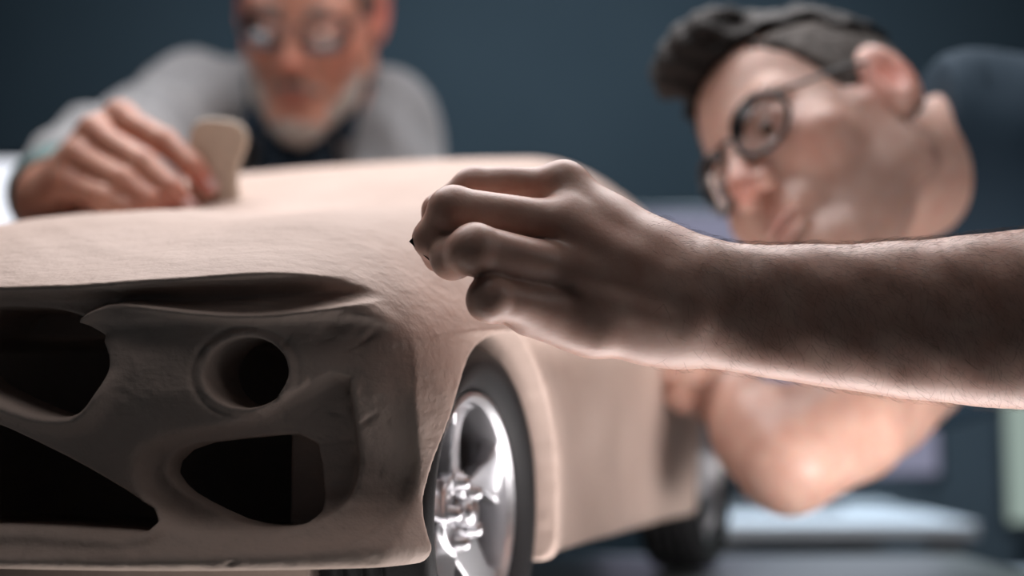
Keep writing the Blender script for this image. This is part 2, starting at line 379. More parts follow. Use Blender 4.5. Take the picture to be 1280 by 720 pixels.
    for _ in range(130):
        yy = rs.uniform(0.0, 0.262); cc = rs.uniform(0.075, 0.2); ax_ = rs.uniform(0.002, 0.009); ay_ = rs.uniform(0.0015, 0.006); h_ = rs.uniform(-0.0010, 0.0010)
        g = g + h_ * np.exp(-((Y - yy) / ax_) ** 2 - ((C - cc) / ay_) ** 2)
    for _ in range(34):                                    # nicks near the outer corner and along the bottom
        yy = rs.uniform(0.205, 0.262) if rs.rand() < .6 else rs.uniform(0.13, 0.26); cc = rs.uniform(0.082, 0.185) if yy > .205 else rs.uniform(0.077, 0.09)
        t = rs.uniform(-0.3, 1.3); L = rs.uniform(0.0015, 0.005); wd = rs.uniform(0.0008, 0.0015)
        u = (Y - yy) * math.cos(t) + (C - cc) * math.sin(t); v_ = -(Y - yy) * math.sin(t) + (C - cc) * math.cos(t)
        g = g + rs.uniform(0.0006, 0.0016) * np.exp(-(u / L) ** 2 - (v_ / wd) ** 2)
    gy = np.gradient(g, ax_y, axis=0); gc = np.gradient(g, ax_c, axis=1); nrm = np.sqrt(1 + gy ** 2 + gc ** 2)
    kf = 0.004 + 0.018 * S((Y - 0.262) / 0.003) * S((0.212 - C) / 0.006) + 0 * C
    step = 40
    for i0 in range(0, nA, step):
        A = ax_a[i0:i0 + step].reshape(-1, 1, 1); y3 = Y[None]; c3 = C[None]; sy3 = SY[None]
        t = y3 / 0.265
        front = (g[None] - A) / nrm[None]
        s = np.maximum(A - nose(y3), -0.03)
        hood = lip(y3) + 0.001 + np.where(s < 0.36, 0.46 * s - 0.63 * s ** 2, 0.0840) - 0.010 * t ** 2 * np.clip(s / 0.2, 0, 1) - 0.003 * np.exp(-((y3 - 0.10) / 0.03) ** 2) * S((s - 0.02) / 0.02) * (s < .5)
        hood = hood + 0.0007 * np.sin(A * 31 + y3 * 17) * np.sin(y3 * 43 - A * 11) + 0.00035 * np.sin(150 * A + 70 * y3 + 3 * np.sin(24 * y3 + 9 * A)) * np.sin(19 * y3 + 30 * A)
        hood = hood - 0.12 * np.maximum(A - 0.68, 0)
        top = (c3 - hood) * 0.92
        wd = 0.263 - 0.9 * np.maximum(c3 - 0.17, 0) ** 2 * 2 - 1.0 * np.maximum(A - 0.72, 0) ** 2 * 2.2 - 0.05 * np.maximum(0.12 - c3, 0)
        for aw in (0.0, WB):
            r = np.sqrt((A - aw) ** 2 + (c3 - RW) ** 2)
            wd = wd + (0.012 if aw == 0 else 0.006) * np.exp(-((r - 0.100) / 0.042) ** 2) * (c3 > 0)
        wd = wd - 0.004 * np.exp(-((c3 - 0.115) / 0.03) ** 2) * S((A - 0.16) / 0.02) * S((0.5 - A) / 0.02)
        wd = wd + 0.0006 * np.sin(A * 60 + c3 * 40)
        side = y3 - wd
        cb = np.where(A < -0.09, 0.0765 + 0.0 * A, 0.060) + 0 * y3
        bottom = cb - c3
        rear = A - (0.80 - 0.045 * t ** 2 + 0.12 * np.abs(c3 - 0.2))
        f = smax(side, top, 0.065); f = smax(f, rear, 0.06); f = smax(f, bottom, 0.011)
        f = smax(f, front, kf[None])
        # cabin
        yc = y3
        ws = ((c3 - 0.272) * 0.23 - (A - 0.12) * 0.105) / 0.253
        roof = c3 - (0.384 - 0.35 * (A - 0.46) ** 2 - 0.25 * yc ** 2)
        cs = (yc - (0.248 - 0.42 * (c3 - 0.28))) * 0.92
        rg = ((c3 - 0.385) * 0.22 + (A - 0.60) * 0.10) / 0.242
        cab = smax(smax(smax(ws, roof, 0.05), cs, 0.05), rg, 0.05)
        f = smin(f, np.maximum(cab, 0.2 - c3), 0.022)
        # openings
        S1 = np.maximum(sd_v[None], A - np.minimum(nose(y3) + 0.062, -0.106)); f = smax(f, -S1, 0.0018)
        S2 = np.maximum(sd_h[None], A - (nose(y3) + 0.055)); f = smax(f, -S2, 0.0014)
        S3 = np.maximum(sd_gr[None], A - (nose(y3) + 0.075)); f = smax(f, -S3, 0.0020)
        S4 = np.maximum(sd_ll[None], A - (nose(y3) + 0.085)); f = smax(f, -S4, 0.0020)
        S5 = np.maximum(np.maximum(y3 - 0.196, np.abs(c3 - 0.138) - 0.050), np.maximum(nose(y3) + 0.047 - A, A - (nose(y3) + 0.17))); f = smax(f, -S5, 0.004)
        # wheel arches
        for aw in (0.0, WB):
            r = np.sqrt((A - aw) ** 2 + (c3 - RW + 0.001) ** 2)
            f = smax(f, -np.maximum(r - 0.1005, 0.2005 - y3), 0.0022)
        F.v[i0:i0 + step] = f
    v, q = F.mesh()
    return v, q

car = empty('clay_car_model', tuple(W1 + CV * YC + CU * 0.33))
tag(car, 'large unfinished beige clay model of a sports car with hollow front openings', 'car model')
bpy.context.view_layer.update()
v, q = build_clay()
v = np.stack([v[:, 0], v[:, 1] + YC, v[:, 2]], 1)
to_mesh('clay_body', [(v @ CR.T + W1, q)], M['clay'], car)

# wheel: local axes x, z in the plane of the wheel, -y out of the car... y is the outward direction here
def wheel_fields():
    R0 = 0.066
    F = Field((-0.075, -0.045, -0.075), (0.075, 0.006, 0.075), 0.0009)
    x, y, z = [a.reshape([-1 if j == i else 1 for j in range(3)]) for i, a in enumerate(F.ax)]
    r = np.sqrt(x ** 2 + z ** 2)
    # outer lip and barrel
    ring = np.sqrt((r - 0.0655) ** 2 + (np.maximum(np.abs(y + 0.004) - 0.004, 0)) ** 2) - 0.0022
    barrel = np.maximum(np.abs(r - 0.0630 + (-y) * 0.06) - 0.0015, np.maximum(y + 0.001, -y - 0.040))
    f = smin(ring + 0 * y, barrel, 0.003)
    # dished hub face
    face = -0.0115 + 0.10 * r * 0.9
    hub = np.maximum(r - 0.023, np.abs(y - face + 0.004) - 0.005); f = smin(f, hub, 0.004)
    for k in range(5):
        t = 2 * math.pi * k / 5 + 0.25; c, s_ = math.cos(t), math.sin(t)
        u = x * c + z * s_; w_ = -x * s_ + z * c
        w_ = w_ - 0.007 * np.sin((u - 0.02) / 0.045 * 1.9)                # swept spokes
        wid = 0.0125 - 0.09 * (u - 0.02) + 2.6 * np.maximum(u - 0.048, 0) ** 1 * 0.35
        yy = -0.011 + 3.2 * (u - 0.02) ** 2 * (u > 0.02) + 0.0025 * np.clip(w_ / 0.012, -1, 1)
        sp = np.maximum(np.maximum(np.abs(w_) - wid, np.abs(y - yy + 0.004) - 0.0048), np.maximum(0.010 - u, u - 0.0645))
        groove = np.sqrt((w_ * 1.0) ** 2 + (y - yy - 0.0012) ** 2) - 0.0022
        f = smin(f, sp, 0.003)
    f = smax(f, -(np.sqrt(r ** 2 + (y + 0.002) ** 2) - 0.0085), 0.002)       # bore for the centre cap
    F.v = f.astype(np.float32)
    return F.mesh()
rim_vq = wheel_fields()
tyre_prof = [(0.0655, -0.004), (0.068, -0.0005), (0.071, 0.0030), (0.077, 0.0080), (0.084, 0.0095), (0.0895, 0.0060), (0.0925, 0.0), (0.0935, -0.0070),
             (0.0948, -0.0100), (0.0948, -0.0135), (0.0925, -0.0140), (0.0925, -0.0160), (0.0950, -0.0165), (0.0950, -0.0245), (0.0927, -0.0250), (0.0927, -0.0270),
             (0.0950, -0.0275), (0.0950, -0.0355), (0.0925, -0.0360), (0.0925, -0.0380), (0.0948, -0.0385), (0.0948, -0.0420), (0.0935, -0.0450), (0.0915, -0.0500), (0.087, -0.0530), (0.075, -0.0540), (0.066, -0.0500), (0.0640, -0.0300), (0.0655, -0.004)]
tyre_vq = lathe(tyre_prof, 96)
def arc_ring(k, n, r0, y0):
    t = 2 * math.pi * k / n; return r0 * math.cos(t), y0, r0 * math.sin(t)
nut_prof = [(0.0, 0.0042), (0.0012, 0.0041), (0.0026, 0.0034), (0.0033, 0.0020), (0.0035, 0.0), (0.0042, -0.001), (0.0042, -0.003), (0.0, -0.003)]
nut_vq = lathe([(a * 1.25, b * 1.3) for a, b in nut_prof], 20)
cap_prof = [(0.0, 0.0025), (0.003, 0.0023), (0.006, 0.0012), (0.0074, -0.001), (0.0078, -0.004), (0.0078, -0.012), (0.0, -0.012)]
cap_vq = lathe(cap_prof, 32)
disc_vq = lathe([(0.012, -0.024), (0.050, -0.024), (0.050, -0.028), (0.012, -0.028), (0.012, -0.024)], 48)
hubc_vq = lathe([(0.0, -0.012), (0.02, -0.0125), (0.021, -0.040), (0.0, -0.045)], 32)
wheels = []
def wheel(a, yb, flip, first=None):
    R = np.stack([CU, CV * (-1 if flip else 1), CW], 1)
    if flip: R[:, 0] *= -1
    c = W1 + CU * a + CV * yb + np.array([0, 0, RW])
    if first is None:
        rim = to_mesh('wheel', [rim_vq], M['chrome'], None); kids = []
        kids.append(to_mesh('tyre', [tyre_vq], M['tyre'], rim))
        kids.append(to_mesh('brake_disc', [disc_vq], M['dark_metal'], rim))
        kids.append(to_mesh('axle_hub', [hubc_vq], M['dark_metal'], rim))
        kids.append(to_mesh('centre_cap', [cap_vq], M['chrome'], rim))
        for k in range(5):
            x, y, z = arc_ring(k + 0.5, 5, 0.0175, -0.005)
            kids.append(to_mesh('lug_nut', [(nut_vq[0] + np.array([x, y, z]), nut_vq[1])], M['chrome'], rim))
    else:
        rim = first[0].copy(); COL.objects.link(rim); kids = []
        for k in first[1]:
            d = k.copy(); COL.objects.link(d); d.parent = rim; kids.append(d)
    Mx = Matrix.Identity(4)
    for i in range(3):
        for j in range(3): Mx[i][j] = R[i, j]
        Mx[i][3] = c[i]
    rim.parent = car; rim.matrix_parent_inverse = car.matrix_basis.inverted(); rim.matrix_basis = Mx
    return rim, kids
PARENT_KEEP = False
w0 = wheel(0.0, 0.0, False)
wheel(WB, 0.0, False, w0); wheel(0.0, 2 * YC, True, w0); wheel(WB, 2 * YC, True, w0)
PARENT_KEEP = True
# ------------------------------------------------------------------ people
def blob_tint(spots):                      # spots: (centre, radius, colour, strength)
    def fn(v):
        c = np.zeros((len(v), 4)); c[:, :3] = 0.3
        for p, r, col, st in spots:
            w_ = st * np.exp(-(((v - np.array(p)) / np.array(r)) ** 2).sum(1)); a0 = c[:, 3]
            a1 = a0 + w_ - a0 * w_; m_ = (w_ / np.maximum(a1, 1e-6))[:, None]
            c[:, :3] = c[:, :3] * (1 - m_) + np.array(col) * m_; c[:, 3] = a1
        return c
    return fn

def head_field(thin=1.0, nose_l=1.0, ear=1.0, beard=0.0):
    F = Field((-0.10, -0.125, -0.20), (0.10, 0.145, 0.15), 0.0018)
    A = F.add
    A(ell((0, -0.015, 0.045), (0.076, 0.098, 0.088)))
    A(ell((0, 0.035, -0.02), (0.064 * thin, 0.058, 0.080)), 0.02)
    for s in (-1, 1):
        A(cone((s * 0.056 * thin, 0.0, -0.060), (s * 0.018, 0.072, -0.103), 0.018, 0.016), 0.03)
        A(cone((s * 0.064, 0.01, -0.01), (s * 0.058 * thin, 0.0, -0.060), 0.012, 0.016), 0.02)
    A(cone((-0.012, 0.080, -0.104), (0.012, 0.080, -0.104), 0.016, 0.016), 0.02)
    A(cone((0, 0.02, -0.06), (0, 0.066, -0.095), 0.045, 0.03), 0.02)
    A(cone((-0.040, 0.072, 0.028), (0.040, 0.072, 0.028), 0.011, 0.011), 0.018)      # brow
    for s in (-1, 1):
        F.cut(ell((s * 0.032, 0.100, 0.008), (0.020, 0.020, 0.015)), 0.014)
        A(ell((s * 0.044, 0.058, -0.022), (0.022, 0.022, 0.020)), 0.02)                # cheekbone
        A(ell((s * 0.032, 0.0735, 0.008), (0.0155, 0.0150, 0.0125)), 0.004)           # lids
        F.cut(ell((s * 0.032, 0.0905, 0.0075), (0.0125, 0.008, 0.0042)), 0.002)
    A(cone((0, 0.086, 0.018), (0, 0.108 * nose_l, -0.022), 0.0065, 0.0095), 0.008)
    A(ball((0, 0.108 * nose_l, -0.027), 0.0115), 0.006)
    for s in (-1, 1):
        A(ball((s * 0.0125, 0.100, -0.031), 0.0082), 0.005)
        F.cut(ell((s * 0.006, 0.107, -0.0405), (0.0035, 0.005, 0.005)), 0.002)
        F.cut(cone((s * 0.020, 0.094, -0.034), (s * 0.030, 0.088, -0.060), 0.002, 0.002), 0.006)
    A(ell((0, 0.082, -0.060), (0.030, 0.018, 0.020)), 0.012)
    A(ell((0, 0.0960, -0.0625), (0.024, 0.0065, 0.0052)), 0.004); A(ell((0, 0.0940, -0.0725), (0.020, 0.0070, 0.0056)), 0.004)
    F.cut(cone((-0.023, 0.099, -0.0675), (0.023, 0.099, -0.0675), 0.0012, 0.0012), 0.003)
    F.cut(ell((0, 0.100, -0.084), (0.022, 0.006, 0.005)), 0.006)
    for s in (-1, 1):                       # ears
        R = frame((-s * 0.38, 0.92, 0.1), (0, -0.15, 1))
        A(ell((s * 0.083, -0.008, 0.004), (0.0075, 0.019 * ear, 0.033 * ear), R), 0.005)
        F.cut(ell((s * 0.0910, -0.004, 0.006), (0.0065, 0.011 * ear, 0.021 * ear), R), 0.003)
        A(cone((s * 0.0835, -0.002, -0.010), (s * 0.084, -0.004, 0.018), 0.0022, 0.002), 0.003)
        A(ball((s * 0.079, -0.002, -0.028), 0.0075), 0.004)
    return F
def fit_local(p, R, c): return R.T @ (np.asarray(p) - c)

def glasses(name, label, R, c, rx, rz, half, y0, parent_mat, rim_r=0.0022, shape=2.0, zc=0.006, lens='lens'):
    g = empty(name, tuple(c)); tag(g, label, 'eyeglasses'); bpy.context.view_layer.update()
    X = lambda v: v @ R.T + c
    parts = []
    for s in (-1, 1):
        n = 40; pts = []
        for i in range(n + 1):
            t = 2 * math.pi * i / n; ct, st = math.cos(t), math.sin(t)
            px_ = math.copysign(abs(ct) ** (2 / shape), ct) * rx; pz = math.copysign(abs(st) ** (2 / shape), st) * rz
            pts.append((s * half + px_, y0 - 6 * (abs(s * half + px_) ** 2) * 0.9, zc + pz))
        rv, rq = tube(pts, rim_r, 8); to_mesh('lens_rim', [(X(rv), rq)], parent_mat, g)
        ring = np.array(pts[:-1]); cen = ring.mean(0) + np.array([0, 0.002, 0])
        vs = np.vstack([cen + np.array([0, 0.0006, 0]), ring * 0.99 + cen * 0.01]); vb = vs - np.array([0, 0.0018, 0]); m_ = len(vs)
        tri = [(0, i, i % n + 1) for i in range(1, n + 1)]; tri += [(m_, m_ + i % n + 1, m_ + i) for i in range(1, n + 1)]
        tri += [(i, m_ + i, m_ + i % n + 1) for i in range(1, n + 1)] + [(i, m_ + i % n + 1, i % n + 1) for i in range(1, n + 1)]
        to_mesh('lens', [(X(np.vstack([vs, vb])), np.array(tri))], M[lens], g)
        e = s * (half + rx)
        tp = [(e, y0 - 5.4 * e * e, zc + rz * 0.45), (e + s * 0.004, y0 - 5.4 * e * e - 0.008, zc + rz * 0.45), (s * 0.0815, 0.03, zc + rz * 0.45), (s * 0.083, -0.004, zc + rz * 0.5 + 0.006), (s * 0.081, -0.025, zc - 0.006), (s * 0.078, -0.034, zc - 0.024)]
        tv, tq = tube(tp, 0.0017, 8); to_mesh('temple_arm', [(X(tv), tq)], parent_mat, g)
    b = half - rx
    bv, bq = tube([(-b, y0, zc + rz * 0.3), (-b * 0.5, y0 + 0.002, zc + rz * 0.45), (b * 0.5, y0 + 0.002, zc + rz * 0.45), (b, y0, zc + rz * 0.3)], rim_r, 8)
    to_mesh('bridge', [(X(bv), bq)], parent_mat, g)
    return g

def eyes(R, c, parent, gaze=(0, 0.9, -0.3)):
    for s in (-1, 1):
        e = Field((-0.014, -0.014, -0.014), (0.014, 0.014, 0.014), 0.001); e.add(ball((0, 0, 0), 0.0122))
        o_ = np.array([s * 0.032, 0.0745, 0.0075]); v_, q_ = e.mesh(); g_ = np.array(gaze) / np.linalg.norm(gaze)
        ev = to_mesh('eyeball', [((v_ + o_) @ R.T + c, q_)], M['eye_white'], parent)
        i_ = Field((-0.008, -0.008, -0.008), (0.008, 0.008, 0.008), 0.0008); i_.add(ell((0, 0, 0), (0.0058, 0.0022, 0.0058), frame(g_, (0, 0, 1)))); iv, iq = i_.mesh()
        to_mesh('iris', [((iv + o_ + g_ * 0.0115) @ R.T + c, iq)], M['iris'], ev)

def wrinkle(amp, *w):                      # soft cloth folds as a displacement of the distance field
    def fn(x, y, z):
        r = 0
        for (kx, ky, kz, p) in w: r = r + np.sin(kx * x + ky * y + kz * z + p + 1.3 * np.sin(ky * x * .7 + kz * y * .6))
        return amp * r
    return fn
FOLDS = [(38, 22, 51, 0.3), (-27, 43, 33, 1.9), (71, -35, 24, 4.0)]

def hand(F, MCP, PIP, DIP, TIP, rad, wrist_pts, wrist_r, k=0.006, palm_r=0.010):
    """four fingers; MCP.. lists of points, wrist_pts one point per metacarpal"""
    for i in range(4):
        r0, r1, r2, r3 = rad[i]
        F.add(cone(MCP[i], PIP[i], r0, r1), 0.003); F.add(ball(PIP[i], r1 * 1.01), 0.003)
        F.add(cone(PIP[i], DIP[i], r1 * 0.97, r2), 0.003); F.add(cone(DIP[i], TIP[i], r2, r3), 0.003)
        F.add(cone(MCP[i], wrist_pts[i], r0 * 1.05, wrist_r), 0.010)
        F.add(ball(MCP[i], r0 * 1.04), 0.006)
    for i in range(3):                     # webbing and palm between the metacarpals
        a = (np.array(MCP[i]) + MCP[i + 1]) / 2; b = (np.array(wrist_pts[i]) + wrist_pts[i + 1]) / 2
        a = a + (b - a) * 0.10
        F.add(cone(a, b, palm_r, wrist_r), 0.008)

# ---- the nearer sculptor: head upper right, left hand on the wing, right hand at the car's flank
hR_rv = np.array([-0.7564646, 0.2413338, 2.0391091]); hR_c = np.array([0.2498324, 1.1160366, 1.2534528])
def rodr(r):
    t = np.linalg.norm(r); k = r / t; K = np.array([[0, -k[2], k[1]], [k[2], 0, -k[0]], [-k[1], k[0], 0]])
    return np.eye(3) + math.sin(t) * K + (1 - math.cos(t)) * K @ K
hR = rodr(hR_rv)
manA = empty('person', (1.12, 1.30, 0.0))
tag(manA, 'person with dark hair and round glasses in dark blue shirt leaning in from the right', 'person')
bpy.context.view_layer.update()
toL = lambda p: fit_local(p, hR, hR_c)
# body landmarks in the room
neck = P(1222, 190, 1.20); chest = np.array([0.68, 1.27, 1.215]); pelvis = np.array([1.12, 1.30, 0.98])
shL = np.array([0.56, 1.02, 1.215]); shR = np.array([0.50, 1.42, 1.18]); elL = P(1475, 372, 0.74)
HF = head_field(thin=1.0, ear=1.12)
nl = toL(neck); HF2 = Field((-0.12, -0.22, -0.22), (0.10, 0.145, 0.15), 0.002)
sl, cs = HF2.sub(HF.lo, [a[-1] for a in HF.ax], 0)
HFb = head_field
def merge_neck(seg, lo, hi):
    """head sampled again on a larger box that also holds the neck"""
    global Field
    G = Field(lo, hi, 0.002)
    v_, q_ = None, None
    return G
hv, hq = HF.mesh()
hd_parts = [(hv @ hR.T + hR_c, hq)]
NF = Field(np.minimum(neck, hR_c) - 0.13, np.maximum(neck, chest) + 0.13, 0.003)
W = lambda p: np.array(p) @ hR.T + hR_c
NF.add(cone(W((0, -0.030, -0.03)), neck, 0.056, 0.056)); NF.add(cone(neck, chest, 0.052, 0.05), 0.01)
NF.add(cone(W((-0.045, -0.035, -0.03)), neck + np.array([-0.02, -0.045, -0.04]), 0.016, 0.010), 0.012)
NF.add(cone(W((0, 0.01, -0.06)), neck + np.array([-0.06, 0, -0.04]), 0.033, 0.022), 0.015)
hd_parts.append(NF.mesh())

# near forearm and hand, fine grid
z = lambda *a: P(*a)
MCP = [z(704, 234, .716), z(706, 282, .699), z(722, 338, .694), z(735, 388, .699)]
PIP = [z(592, 232, .722), z(566, 262, .688), z(592, 312, .668), z(612, 373, .668)]
DIP = [z(548, 262, .722), z(543, 298, .693), z(565, 322, .684), z(612, 378, .690)]
TIP = [z(540, 292, .728), z(548, 322, .706), z(566, 330, .706), z(634, 368, .706)]
rad = [(.0104, .0094, .0080, .0066), (.0114, .0110, .0100, .0076), (.0114, .0116, .0104, .0080), (.0106, .0104, .0094, .0076)]
WR = [z(850, 346, .706), z(852, 360, .696), z(853, 380, .694), z(850, 400, .700)]
AF = Field(z(1310, 560, .62) * np.array([0, 1, 1]) + np.array([-0.052, -0.035, -0.03]), z(1300, 100, .80) * np.array([1, 0, 0]) + np.array([0.075, 0.80, 1.205]), 0.00125)
hand(AF, MCP, PIP, DIP, TIP, rad, WR, 0.0205, palm_r=0.0125)
# thumb behind the fingers, pinching the blade
AF.add(cone(z(785, 325, .735), z(690, 275, .752), 0.017, 0.0125), 0.012); AF.add(cone(z(690, 275, .752), z(610, 300, .745), 0.0115, 0.0105), 0.004); AF.add(cone(z(610, 300, .745), z(556, 318, .727), 0.0105, 0.0080), 0.004)
AF.add(cone(z(735, 400, .712), z(820, 410, .707), 0.0165, 0.0165), 0.012)          # heel of the hand
AF.add(cone(z(660, 396, .690), z(740, 405, .700), 0.0095, 0.0150), 0.012)
AF.add(cone(z(720, 330, .722), z(840, 370, .715), 0.022, 0.023), 0.012)
# tendons and knuckle relief
for i, (t_, rr) in enumerate(((0.0, .0026), (0.0, .0030), (0.0, .0024))):
    a = MCP[i] + (PIP[i] - MCP[i]) * 0.05; nrm = np.array([0, -1, 0.15]) * (0.0052 + 0.001 * i) + np.array([0, 0, .004 if i == 0 else 0])
    AF.add(cone(a + nrm, WR[i] + np.array([0, -1, 0]) * 0.0165 + (MCP[i] - WR[i]) * 0.15, rr, rr * 0.8), 0.010)
AF.add(ell(z(664, 364, .683), (.0105, .006, .0052), frame((0.05, 1, 0), (0.25, 0, 1))), 0.004)
# forearm: thick muscle belly towards the elbow, bony flat wrist
prof = [(815, 291, 454, .704, .0190, .0185), (870, 303, 458, .704, .0205, .0195), (950, 305, 470, .700, .0240, .0200), (1040, 305, 484, .700, .0280, .0225), (1130, 301, 497, .700, .0315, .0250),
        (1220, 293, 507, .700, .0345, .0285), (1310, 284, 513, .702, .0375, .0320), (1400, 284, 506, .715, .0395, .0360)]
up_ = [z(x, t + r * FPX / D, D) for x, t, b, D, r, r2 in prof]; lo_ = [z(x, b - r2 * FPX / D, D) for x, t, b, D, r, r2 in prof]
AF.add(chain(up_, [p[4] for p in prof]), 0.012); AF.add(chain(lo_, [p[5] for p in prof]), 0.008)
AF.add(chain([(a + b) / 2 for a, b in zip(up_, lo_)], [(p[4] + p[5]) / 2 for p in prof]), 0.010)
AF.displace(lambda x, y, zz: 0.00035 * np.sin(160 * x + 50 * zz) * np.sin(210 * zz + 40 * y) + 0.0 * y)
arm_v, arm_q = AF.mesh()
hd_parts.append((arm_v, arm_q))
# upper arm, shoulders and trunk under the clothes, coarser
BF = Field((0.17, 0.62, 0.80), (1.36, 1.62, 1.42), 0.006)
BF.add(cone(z(1385, 394, .716), elL, 0.0440, 0.0440)); BF.add(cone(elL, shL, 0.044, 0.055), 0.012)
for s_ in (shL, shR): BF.add(cone(s_, chest, 0.045, 0.08), 0.03)
BF.add(cone(neck, chest, 0.045, 0.08), 0.02); BF.add(cone(chest, pelvis, 0.09, 0.11), 0.03)
hd_parts.append(BF.mesh())
# far arm: bent elbow below the near forearm, hand on the flank of the car
elR = z(985, 578, 1.13)
FF = Field(np.array([0.09, 1.02, 0.94]), np.array([0.56, 1.47, 1.26]), 0.0022)
wrR = z(915, 500, 1.225)
FF.add(cone(elR, elR + (wrR - elR) * 0.45, 0.041, 0.040)); FF.add(cone(elR + (wrR - elR) * 0.45, wrR, 0.040, 0.029), 0.01)
FF.add(cone(elR, z(1062, 532, 1.17), 0.042, 0.044), 0.006); FF.add(cone(z(1062, 532, 1.17), shR, 0.045, 0.052), 0.01); FF.add(cone(z(985, 540, 1.19), z(1090, 505, 1.22), 0.036, 0.045), 0.02)
mR = [z(852, 462, 1.262), z(856, 476, 1.245), z(862, 490, 1.232), z(872, 500, 1.222)]
pR = [z(838, 470, 1.225), z(842, 484, 1.212), z(846, 495, 1.203), z(855, 502, 1.200)]
dR = [z(832, 462, 1.240), z(834, 478, 1.232), z(838, 492, 1.222), z(846, 498, 1.218)]
tR = [z(828, 458, 1.258), z(828, 474, 1.250), z(834, 488, 1.240), z(842, 494, 1.236)]
hand(FF, mR, pR, dR, tR, [(.0100, .0096, .0085, .0070)] * 4, [z(905, 478, 1.235), z(906, 486, 1.23), z(907, 495, 1.228), z(908, 503, 1.226)], 0.022, palm_r=0.012)
FF.add(cone(z(900, 478, 1.225), z(862, 462, 1.20), 0.015, 0.0110), 0.01); FF.add(cone(z(862, 462, 1.20), z(836, 462, 1.20), 0.0105, 0.0085), 0.004)
hd_parts.append(FF.mesh())
Wp = lambda p: W(np.array(p))
spots = [(Wp((0, .112, -.028)), .016, (0.55, 0.16, 0.12), .6), (Wp((0, .1, -.067)), .015, (0.42, 0.16, 0.14), .6),
         (Wp((-.082, -.008, .004)), .026, (0.55, 0.13, 0.08), .75), (Wp((-.044, .07, -.02)), .024, (0.5, 0.2, 0.15), .35),
         (Wp((-.04, .04, -.075)), (.035), (0.17, 0.12, 0.10), .72), (Wp((0, .07, -.10)), (.035), (0.17, 0.12, 0.10), .72), (Wp((-.062, .0, -.05)), .028, (0.2, 0.15, 0.13), .45),
         (z(836, 478, 1.235), .016, (0.55, 0.2, 0.16), .6), (z(566, 322, .70), .012, (0.55, 0.25, 0.2), .35)]
skinA = to_mesh('body', hd_parts, M['skin'], manA, tint=blob_tint(spots))
eyes(hR, hR_c, manA, gaze=(0.15, 0.85, -0.55))
# hair: swept-up top, short sides
def hair_field(fn_keep, grow, h=0.002):
    F = Field((-0.11, -0.135, -0.08), (0.11, 0.145, 0.185), h)
    F.add(ell((0, -0.015, 0.045), (0.076 + grow, 0.098 + grow, 0.088 + grow)))
    x, y, z_ = [a.reshape([-1 if j == i else 1 for j in range(3)]) for i, a in enumerate(F.ax)]
    F.v = smax(F.v, -fn_keep(x, y, z_), 0.004).astype(np.float32); return F
def tufts(amp):
    return lambda x, y, z_: amp * (np.sin(300 * x + 60 * y + 2 * np.sin(90 * z_)) + np.sin(230 * y - 150 * x + 40 * z_) * .6)
HT = hair_field(lambda x, y, z_: z_ - 0.068 - 0.36 * np.maximum(y, 0) - 3.0 * x ** 2 * (y > 0), 0.010)
HT.add(ell((0, 0.052, 0.126), (0.046, 0.040, 0.018)), 0.02); HT.add(ell((0.0, 0.078, 0.114), (0.038, 0.018, 0.015)), 0.015)
HT.displace(tufts(0.0014))
fmesh('hair_top', HT, M['hair_dark'], manA, (hR, hR_c))
HS = hair_field(lambda x, y, z_: np.minimum(np.minimum(0.042 - y + 0.4 * (z_ - 0.05), z_ + 0.045 - 0.0 * y + np.where(y > -0.03, -0.045 - 0.0 * y, 0)), 0.085 - z_) + 0 * x, 0.0045)
HS.displace(tufts(0.0006))
fmesh('hair_side', HS, M['hair_side'], manA, (hR, hR_c))
for s in (-1, 1):
    EB = Field((s * 0.033 - 0.03, 0.06, 0.01), (s * 0.033 + 0.03, 0.10, 0.05), 0.0012)
    EB.add(cone((s * 0.014, 0.0865, 0.0265), (s * 0.034, 0.0835, 0.0325), 0.0032, 0.0036)); EB.add(cone((s * 0.034, 0.0835, 0.0325), (s * 0.052, 0.070, 0.0260), 0.0036, 0.0022), 0.002)
    EB.displace(tufts(0.0004)); fmesh('eyebrow', EB, M['hair_dark'], manA, (hR, hR_c))
glasses('eyeglasses', 'round black-rimmed glasses worn by the dark-haired person on the right', hR, hR_c, 0.0235, 0.0225, 0.0325, 0.099, M['black'], 0.0021, lens='lens_plain')
# arm hair
rs = np.random.RandomState(11)
fc = arm_v[arm_q].mean(1); nn = np.cross(arm_v[arm_q[:, 1]] - arm_v[arm_q[:, 0]], arm_v[arm_q[:, 2]] - arm_v[arm_q[:, 0]]); nn /= np.linalg.norm(nn, axis=1)[:, None] + 1e-12
axd = z(1300, 400, .70) - z(860, 378, .70); L_ = np.linalg.norm(axd); axd /= L_
cen = z(860, 378, .70) + np.outer(np.clip((fc - z(860, 378, .70)) @ axd, 0, 1), axd); out = ((fc - cen) * nn).sum(1)
nn[out < 0] *= -1
tpar = (fc - z(800, 370, .70)) @ axd
idx = np.where((tpar > 0.0) & (tpar < 0.30))[0]; wgt = np.clip(tpar[idx] / 0.05, 0.08, 1) * np.clip(0.35 + nn[idx, 2] * 0.6 - nn[idx, 1] * 0.35, 0.15, 1)
pick = rs.choice(idx, 9000, replace=False, p=wgt / wgt.sum())
hv_ = []; hq_ = []; n0 = 0
